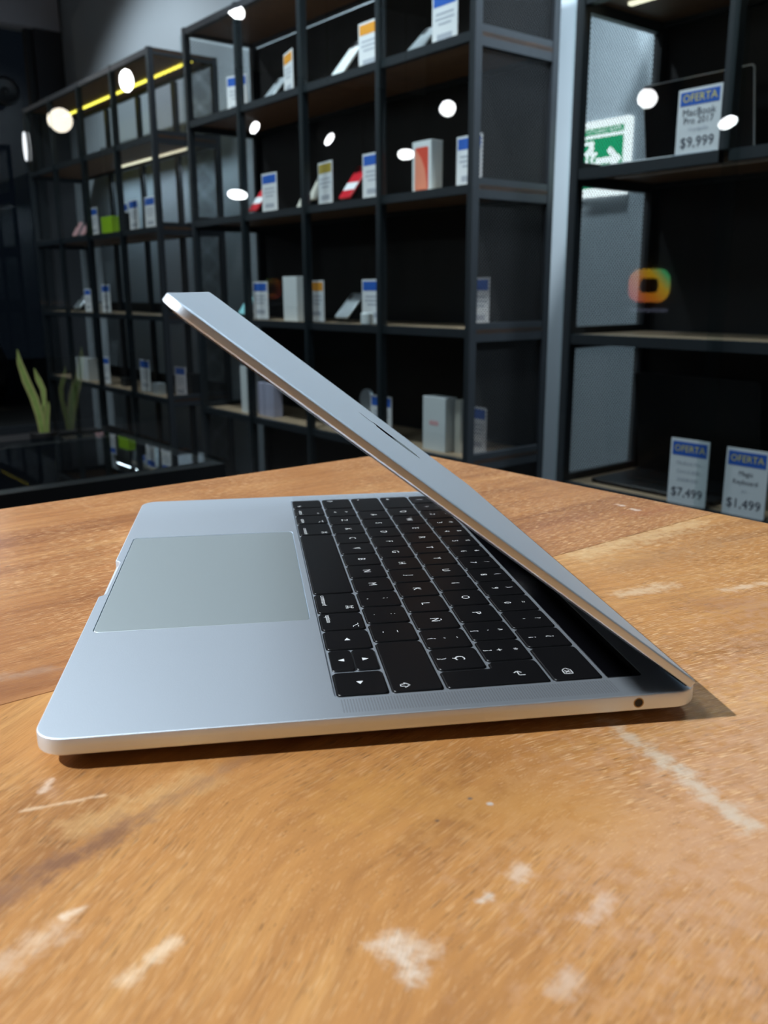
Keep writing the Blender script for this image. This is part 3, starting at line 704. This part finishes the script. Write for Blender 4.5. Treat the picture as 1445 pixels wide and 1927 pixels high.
# fourth shelf (level 4)
carton(-1.588, .06, 4, .052, .11, .215, M_whitegl, 'narrow tall white box below the lid, left of the lilac box')
lb = carton(-1.452, .07, 4, .135, .05, .150, M_lilac, 'pale lilac box on the fourth shelf below the lid')
wt = empty('smart_watch', at(-.672, .10, 4), 'grey round-faced watch on a stand, just peeping over the lid', 'watch')
MB().box(-.028, .028, -.004, .045, 0, .004).obj('stand_foot', M_acr, wt)
MB().box(-.012, .012, .016, .022, .004, .125).obj('stand_stem', M_acr, wt)
MB().lathe([(.038, 0), (.044, .003), (.044, .012), (.040, .016)], 24, Matrix.Translation((0, .016, .135)) @ Matrix.Rotation(math.pi/2, 4, 'X')).obj('watch_face', M_silver, wt, True)
MB().box(-.016, .016, .004, .008, .055, .098).obj('strap', M_grey, wt)
card(-.622, .085, 4, M_blue, 'blue-topped card split by a post on the fourth shelf, just above the lid', 0, .130)
wb = carton(-.285, .06, 4, .120, .055, .190, M_whitegl, 'large white box with faint red mark beside the corner post, fourth shelf')
fprint(wb, rrect(-.024, .024, .090, .106, .004, 2), M_pink, .055, 'red_mark')
carton(-.150, .09, 4, .030, .06, .185, M_beige, 'slim grey box squeezed between the large white box and the post', name='carton')
card(-.132, .13, 4, M_blue, 'blue-topped card seen through corner mesh just above the table edge', -4, .10)
# bottom (level 5): tip of a card shows between the posts
card(-1.52, .07, 5, M_blue, 'blue-topped card on the bottom board, peeping below the lilac box', 0, .10, .15)
# far cabinet
phone(-3.66, .075, 2, M_pink, 'left one of two pale pink phones in the far cabinet', 0, .072, .095, 30)
phone(-3.53, .075, 2, M_pink, 'right one of two pale pink phones in the far cabinet', 0, .072, .095, 30)
card(-3.35, .08, 2, M_blue, 'price card in the far cabinet between the pink phones and the green case')
gc = carton(-3.13, .06, 2, .155, .05, .098, M_green, 'lime green case box in the far cabinet', name='carton')
card(-2.985, .115, 2, M_blue, 'price card partly behind the lime green box in the far cabinet')
carton(-2.865, .07, 2, .055, .06, .105, M_darkplastic, 'slim dark box right of the lime green box in the far cabinet')
card(-2.77, .08, 2, M_blue, 'second card from the right on the far cabinet green-box shelf')
card(-2.565, .08, 2, M_blue, 'rightmost card on the far cabinet green-box shelf', 0, .125)
phone(-3.76, .08, 3, M_silver, 'dim grey phone at the left of the far cabinet, third shelf', 0, .10, .10, 40)
card(-3.545, .08, 3, M_blue, 'left one of two cards on the far cabinet third shelf', 0, .105, .140)
carton(-3.345, .07, 3, .05, .05, .055, M_whitegl, 'tiny white box between the two third-shelf cards of the far cabinet')
card(-3.26, .08, 3, M_blue, 'right one of two cards on the far cabinet third shelf', 0, .125)
carton(-3.745, .06, 4, .20, .07, .140, M_whitegl, 'bright white box at the left on the far cabinet fourth shelf')
card(-3.35, .08, 4, M_blue, 'card just right of the bright white box, far cabinet fourth shelf', 0, .118)
carton(-3.10, .09, 4, .065, .05, .05, M_space, 'little grey box on the far cabinet fourth shelf')
card(-2.775, .08, 4, M_blue, 'clear blue-topped card at the right of the far cabinet fourth shelf', 0, .128, .18)
carton(-2.585, .06, 4, .075, .05, .06, M_silver, 'little silver box beside the last card, far cabinet fourth shelf')
card(-2.352, .10, 4, M_blue, 'card behind the side mesh of the far cabinet, left of the lid', 6, .10)
carton(-2.372, .155, 4, .09, .10, .12, M_darkplastic, 'dark box behind the mesh-side card of the far cabinet')

# near cabinet
def notebook(x, y, lv, wd, dp, sh, m_body, label, open_deg, rz=0, rim=None):
    r = empty('notebook', at(x + wd/2, y, lv, rz), label, 'laptop')
    MB().slab(rrect(-wd/2, wd/2, 0, dp, .010, 4), [(0, .004), (.003, 0), (.011, 0), (.012, .001)]).obj('base', m_body, r)
    MB().slab(rrect(-wd/2+.03, wd/2-.03, dp*.45, dp*.92, .004, 3), [(.0121, 0), (.0128, .0004)]).obj('keyboard', M_darkplastic, r)
    MB().slab(rrect(-wd*.16, wd*.16, dp*.05, dp*.40, .004, 3), [(.0121, 0), (.0124, .0004)]).obj('trackpad', M_space, r)
    t = math.radians(open_deg)
    ML2 = Matrix.Translation((0, dp+.002, .0125)) @ Matrix.Rotation(t, 4, 'X')
    MB().slab(rrect(-wd/2, wd/2, 0, sh, .010, 4), [(-.006, .001), (-.005, 0), (0, 0)], M=ML2).obj('lid', m_body, r)
    MB().slab(rrect(-wd/2+.003, wd/2-.003, .003, sh-.003, .008, 4), [(0, 0), (.0006, 0)], M=ML2).obj('screen', M_screen, r)
    return r
notebook(.44, .062, 2, .335, .215, .225, M_silver, 'dark-screened silver laptop standing open on the near cabinet upper shelf', 100)
notebook(.470, .062, 4, .40, .235, .305, M_darkplastic, 'black laptop open behind two price cards in the near cabinet', 100)
card(.712, .016, 2, M_blue, 'tall blue-topped card before the open silver laptop, near cabinet upper shelf', 0, .118, .152, 'OFERTA',
     [('MacBook', .024, M_ink), ('Pro 2017', .022, M_ink), ('13 pulgadas', .012, M_grey)], '$9,999')
card(.766, .013, 4, M_blue, 'left of two big blue-topped cards at the table edge, price $7,499', 0, .112, .176, 'OFERTA',
     [('MacBook Pro', .013, M_grey), ('Core i5 8GB', .013, M_grey), ('256GB SSD', .013, M_grey)], '$7,499')
card(.926, .013, 4, M_blue, 'right of two big blue-topped cards at the frame edge, price $1,499', 0, .112, .172, 'OFERTA',
     [('Magic', .017, M_ink), ('Keyboard', .017, M_ink), ('gris', .010, M_grey)], '$1,499')
MBk = carton(1.06, .03, 4, .16, .05, .20, M_whitegl, 'white box cut off by the right frame edge beside the $1,499 card')

# ------------------------------------------------------------------ exit sign on the back wall
ex = empty('exit_sign', ROW @ Matrix.Translation((.060, YB-.001, .568)), 'lit green and white exit sign glowing behind the near cabinet side mesh', 'sign')
MX = Matrix.Rotation(math.pi/2, 4, 'X')
MB().slab(rrect(-.122, .122, -.122, .122, .016, 5), [(0, 0), (.008, 0), (.010, .002)], M=MX).obj('light_box', M_exw, ex)
MB().slab(rrect(-.092, .092, -.094, .066, .003, 2), [(.0102, 0), (.0106, 0)], M=MX).obj('green_field', M_exg, ex)
MB().slab(rrect(-.092, .092, .077, .097, .003, 2), [(.0102, 0), (.0106, 0)], M=MX).obj('green_band', M_exg, ex)
tx = link('lettering', text_mesh('RUTA DE EVACUACIÓN', .0155, M_exw), ex); tx.matrix_basis = Matrix.Translation((0, -.0109, .087)) @ MX
def signpoly(lines, wd, name):
    mb = strokes(lines, wd); o = mb.obj(name, M_exw, ex); o.matrix_basis = Matrix.Translation((0, -.0109, .040)) @ MX
signpoly([[(-.086, -.085), (-.086, .012), (-.034, .012), (-.034, -.085)]], .012, 'doorway_symbol')
signpoly([[(-.050, -.012), (-.056, -.045), (-.040, -.062), (-.050, -.086)], [(-.056, -.045), (-.072, -.060), (-.084, -.060)], [(-.050, -.016), (-.030, -.030), (-.018, -.022)], [(-.052, -.016), (-.072, -.022), (-.074, -.038)]], .011, 'running_figure')
hd = MB().lathe([(.009, 0), (.009, .0002)], 14).obj('figure_head', M_exw, ex); hd.matrix_basis = Matrix.Translation((-.042, -.0109, .040)) @ MX
signpoly([[(-.010, -.048), (.070, -.048)], [(.040, -.018), (.074, -.048), (.040, -.078)]], .020, 'arrow')

# ------------------------------------------------------------------ glass display counter on the left
cx0, cx1, cy0, cy1, ch = .462, .862, -3.3, -1.358, -.12
ct = empty('display_counter', ROW @ Matrix.Translation((0, 0, FL)), 'low glass-topped black display counter left behind the table', 'counter')
H = ch - FL
mb = MB()
for xa, xb, ya, yb in ((cx0, cx1, cy0, cy0+.03), (cx0, cx1, cy1-.03, cy1), (cx0, cx0+.03, cy0+.03, cy1-.03), (cx1-.03, cx1, cy0+.03, cy1-.03)): mb.box(xa, xb, ya, yb, H-.034, H)
mb.v = [(x, y, z-.0075) for x, y, z in mb.v]; mb.obj('top_frame', M_darkplastic, ct)
for x in (cx0, cx1-.03):
    for y in (cy0, cy1-.03): MB().box(x, x+.03, y, y+.03, .0, H-.042).obj('post', M_steel, ct)
MB().box(cx0, cx1, cy0, cy1, H-.007, H).obj('glass_top', M_glass, ct)
MB().box(cx1-.016, cx1-.011, cy0+.031, cy1-.031, .64, H-.042).obj('glass_front', M_glass, ct)
MB().box(cx0+.03, cx1-.03, cy0+.03, cy1-.03, .62, .64).obj('shelf', M_shelf, ct)
MB().box(cx0+.002, cx1-.002, cy0+.002, cy1-.002, .02, .60).obj('cupboard', M_steel, ct)
MB().box(cx0+.012, cx0+.018, cy0+.031, cy1-.031, .64, H-.042).obj('back_panel', M_back, ct)
def counter_card(x, y, label, m=M_white, head=M_blue, sz=(.10, .07)):
    r = empty('product_tag', ROW @ Matrix.Translation((x, y, FL+.6405)) @ Matrix.Rotation(math.radians(90), 4, 'Z'), label, 'tag', 'tags inside the glass counter')
    MB().rings([[(-sz[0]/2, -.012, 0), (sz[0]/2, -.012, 0), (sz[0]/2, -.009, 0), (-sz[0]/2, -.009, 0)], [(-sz[0]/2, .010, sz[1]), (sz[0]/2, .010, sz[1]), (sz[0]/2, .013, sz[1]), (-sz[0]/2, .013, sz[1])]]).obj('panel', m, r)
    MB().rings([[(-sz[0]/2, .0132, sz[1]), (sz[0]/2, .0132, sz[1]), (sz[0]/2, .016, sz[1]-.002), (-sz[0]/2, .016, sz[1]-.002)], [(-sz[0]/2, .030, 0), (sz[0]/2, .030, 0), (sz[0]/2, .033, 0), (-sz[0]/2, .033, 0)]]).obj('prop', head, r)
for i, (y, sz) in enumerate(((-1.46, .13), (-1.60, .10), (-1.73, .16), (-1.90, .12), (-2.06, .12))):
    counter_card(.815, y, ('first', 'second', 'third', 'fourth', 'fifth')[i] + ' tag from the right corner inside the glass counter', M_white, M_blue, (sz*.8, .085 + .025*(i % 2)))
tray = empty('wooden_tray', ROW @ Matrix.Translation((.60, -1.60, FL+.6405)), 'brown wooden tray lying inside the glass counter', 'tray')
MB().box(-.09, .09, -.12, .12, 0, .012).obj('bottom', M_shelf, tray)
for q in ((-.09, .09, -.12, -.108), (-.09, .09, .108, .12), (-.09, -.078, -.108, .108), (.078, .09, -.108, .108)): MB().box(*q, .0122, .04).obj('rim', M_under, tray)

# ------------------------------------------------------------------ plant
pl = empty('snake_plant', ROW @ Matrix.Translation((-4.03, -.108, FL)), 'tall snake plant with yellow-edged green leaves before the far cabinet', 'plant')
MB().lathe([(.070, 0), (.080, .02), (.086, .13), (.080, .135), (.075, .12), (.074, .115)], 24).obj('pot', M_pot, pl, True)
MB().lathe([(.0735, .106), (.0735, .116)], 20).obj('soil', M_soil, pl)
def leaf(pts, wds, tw=0):
    mb = MB(); rr_ = []
    for i, (p, w_) in enumerate(zip(pts, wds)):
        a = math.radians(90 + tw*i/len(pts)); c, s_ = math.cos(a), math.sin(a); row_ = []
        for x, y in ((-1, 0), (-.55, .10), (0, .16), (.55, .10), (1, 0), (.55, .02), (0, .06), (-.55, .02)):
            row_.append((p[0] + w_*(x*c - y*s_), p[1] + w_*(x*s_ + y*c), p[2]))
        rr_.append(row_)
    mb.rings(rr_); mb.m = [1 if (i % 8) in (0, 3, 4, 7) and i < 8*(len(pts)-1) else 0 for i in range(len(mb.f))]
    return mb.obj('leaf', [M_leaf, M_leafedge], pl, True, 60)
leaf([(0, .0, .11), (0, -.012, .24), (0, -.035, .36), (0, -.075, .48), (0, -.105, .60), (0, -.112, .69)], [.022, .027, .030, .029, .020, .002], 12)
leaf([(-.02, .012, .11), (-.02, .012, .24), (-.02, .035, .33), (-.02, .036, .41), (-.02, .012, .48), (-.02, -.01, .56)], [.017, .019, .014, .018, .020, .002], -20)
leaf([(.02, .02, .11), (.02, .028, .22), (.02, .045, .30), (.02, .05, .34)], [.014, .018, .014, .002], 15)

# ------------------------------------------------------------------ round speaker high on the left, glowing oval added for a lamp reflection on the far post
spk = empty('wall_speaker', ROW @ Matrix.Translation((-4.819, .10, 1.50)) @ Matrix.Rotation(math.pi/2, 4, 'Y'), 'dim round black speaker high at the left frame edge', 'speaker')
MB().lathe([(.085, 0), (.095, .01), (.095, .06), (.080, .068), (.078, .058), (.03, .045), (.004, .045)], 28).obj('housing', M_space, spk, True)
MB().lathe([(.028, .0452), (.024, .056), (.004, .060)], 20).obj('cone', M_darkplastic, spk, True)
MB().box(-.02, .02, -.02, .02, -.031, -.0002).obj('bracket', M_steel, spk)
ov = empty('oval_reflection', ROW @ Matrix.Translation((-4.085, -.0135, 1.045)), 'small glowing oval made for a lamp reflection on the left post of the far cabinet', 'lamp')
MB().slab([(.027*math.cos(t), .088*math.sin(t)) for t in [2*math.pi*k/24 for k in range(24)]], [(0, 0), (.012, .0), (.016, .005)], M=MX).obj('glow_disc', lamp('oval_reflection_glow', (.9, .95, 1), 1.3), ov, True)
MB().slab([(.031*math.cos(t), .092*math.sin(t)) for t in [2*math.pi*k/24 for k in range(24)]], [(-.0005, 0), (.006, 0)], M=MX).obj('dark_rim', M_fix, ov, True)

# ------------------------------------------------------------------ pendant lamps whose mirror images show in the cabinet glass
refl = [(-3.33, -1.135, 1.869, .068, 'above the tall white phones', 48, 40), (-3.737, -.55, 1.448, .066, 'in front of the far cabinet lights', 35, 90), (-3.40, -1.285, 1.20, .042, 'over the dim red phone', 50, 130),
        (-3.136, -1.719, 1.134, .045, 'over the beige phone', 62, 130), (-2.833, -2.133, 1.033, .056, 'left of the red-pictured box', 46, 0), (-2.613, -2.314, 1.314, .054, 'above the red-pictured box', 20, 0),
        (-3.519, -1.209, .773, .062, 'left of the dim red phone', 52, 0), (-1.642, -3.171, 1.324, .062, 'left of the near cabinet card', 25, 45), (-1.244, -3.468, 1.164, .058, 'right of the near cabinet card', 66, 150)]
for x, y, z, r_, wh, tl, az in refl:
    p = row(x, y, z)
    lp = empty('pendant_lamp', Matrix.Translation(p), 'white round pendant lamp mirrored in cabinet glass ' + wh, 'lamp', 'pendant lamps mirrored in the cabinet glass')
    aim = (row(-.4, 0, .9) - p).normalized(); sd = aim.cross(Vector((0, 0, 1))).normalized(); up = sd.cross(aim)
    a_, t_ = math.radians(az), math.radians(tl); aim = aim*math.cos(t_) + (up*math.cos(a_) + sd*math.sin(a_))*math.sin(t_)
    Rq = aim.to_track_quat('Z', 'Y').to_matrix().to_4x4()
    MB().lathe([(.02, -.11), (r_*.9, -.085), (r_*1.06, -.004), (r_*1.06, .004)], 32, Rq).obj('shade', M_fix, lp, True)
    MB().lathe([(r_*.98, .0045), (r_, .006), (r_*.9, .010)], 32, Rq).obj('lamp_face', M_lampw, lp, True)
    MB().tube([(0, 0, .05), (0, 0, TZ + CE - p.z)], .004, 6).obj('cord', M_fix, lp)
# backlit ring sign on the opposite wall, mirrored in the near cabinet
def gradsign():
    m, nt, b = NT('ring_sign_glow'); N = nt.nodes.new; L = nt.links
    tc = N('ShaderNodeTexCoord'); mp = N('ShaderNodeSeparateXYZ'); L.new(tc.outputs['Object'], mp.inputs[0])
    ad = N('ShaderNodeMath'); ad.operation = 'ADD'; L.new(mp.outputs[0], ad.inputs[0]); L.new(mp.outputs[2], ad.inputs[1])
    mr = N('ShaderNodeMapRange'); mr.inputs['From Min'].default_value = -.24; mr.inputs['From Max'].default_value = .24; L.new(ad.outputs[0], mr.inputs['Value'])
    cr = N('ShaderNodeValToRGB'); e = cr.color_ramp.elements; e[0].color = (.9, .12, .08, 1); e[1].color = (.1, .7, .25, 1)
    q = cr.color_ramp.elements.new(.45); q.color = (1, .33, .02, 1); q = cr.color_ramp.elements.new(.75); q.color = (1, .62, .03, 1)
    L.new(mr.outputs[0], cr.inputs[0]); b.inputs['Base Color'].default_value = (0, 0, 0, 1); L.new(cr.outputs[0], b.inputs['Emission Color']); b.inputs['Emission Strength'].default_value = 4.5
    return m
sg = empty('ring_sign', ROW @ Matrix.Translation((-2.14, YF+.002, .165)), 'glowing orange ring-shaped sign mirrored in the near cabinet glass', 'sign')
MBs = MB(); oo = rrect(-.18, .18, -.125, .125, .10, 8); ii = rrect(-.095, .095, -.055, .055, .04, 8)
MBs.rings([[(x, y_, z) for x, z in p_] for p_, y_ in ((oo, 0), (oo, .03), (ii, .03), (ii, 0), (oo, 0))], False, False); MBs.obj('ring', gradsign(), sg)
MB().box(-.17, .17, 0, .012, -.20, -.175).obj('bar', lamp('sign_bar_glow', (.5, .55, .8), 1.0), sg)

# ------------------------------------------------------------------ car parked outside the window
car = empty('car', ROW @ Matrix.Translation((-7.0, -.22, FL-.06)), 'dark grey car parked outside the window at the left edge', 'car')
def carsec(x, hw, z0, z1, tum):   # cross section: half width, bottom, top
    return [(x, -hw*.92, z0), (x, hw*.92, z0), (x, hw, z0+.18), (x, hw, z0+(z1-z0)*.55), (x, hw*tum, z1), (x, -hw*tum, z1), (x, -hw, z0+(z1-z0)*.55), (x, -hw, z0+.18)]
MB().rings([carsec(0, .66, .30, .58, .9), carsec(-.10, .80, .22, .68, .9), carsec(-.5, .86, .18, .80, .9), carsec(-1.1, .88, .18, .92, .9), carsec(-3.6, .88, .18, .98, .9), carsec(-4.1, .84, .25, .92, .9), carsec(-4.25, .7, .35, .75, .9)]).obj('body', M_car, car, True, 30)
MB().rings([carsec(-1.05, .80, .90, .93, .95), carsec(-1.75, .76, .92, 1.38, .82), carsec(-2.9, .76, .92, 1.42, .82), carsec(-3.75, .78, .92, 1.00, .95)]).obj('cabin', M_carglass, car, True, 30)
MB().rings([[(-1.70, -.60, 1.385), (-1.70, .60, 1.385), (-2.95, .60, 1.43), (-2.95, -.60, 1.43)], [(-1.80, -.56, 1.42), (-1.80, .56, 1.42), (-2.85, .56, 1.46), (-2.85, -.56, 1.46)]]).obj('roof', M_car, car)
MB().box(-.02, .012, -.34, .34, .44, .56).obj('grille', M_darkplastic, car)
MB().box(-.06, .03, -.62, .62, .24, .36).obj('bumper', M_darkplastic, car)
for s_ in (-1, 1): MB().lathe([(.10, 0), (.10, .03), (.07, .045)], 18, Matrix.Translation((-.04, s_*.52, .52)) @ Matrix.Rotation(math.pi/2, 4, 'Y')).obj('headlamp', M_headl, car, True)
for x in (-.85, -3.45):
    for s_ in (-1, 1):
        wl = MB().lathe([(.20, -.10), (.31, -.09), (.32, 0), (.31, .09), (.20, .10)], 24, Matrix.Translation((x, s_*.82, .32)) @ Matrix.Rotation(math.pi/2, 4, 'X')).obj('wheel', M_tyre, car, True)
light('street_lamp', 'POINT', row(-6.2, -1.0, 1.6), 3, (1, .85, .7), None, .1)
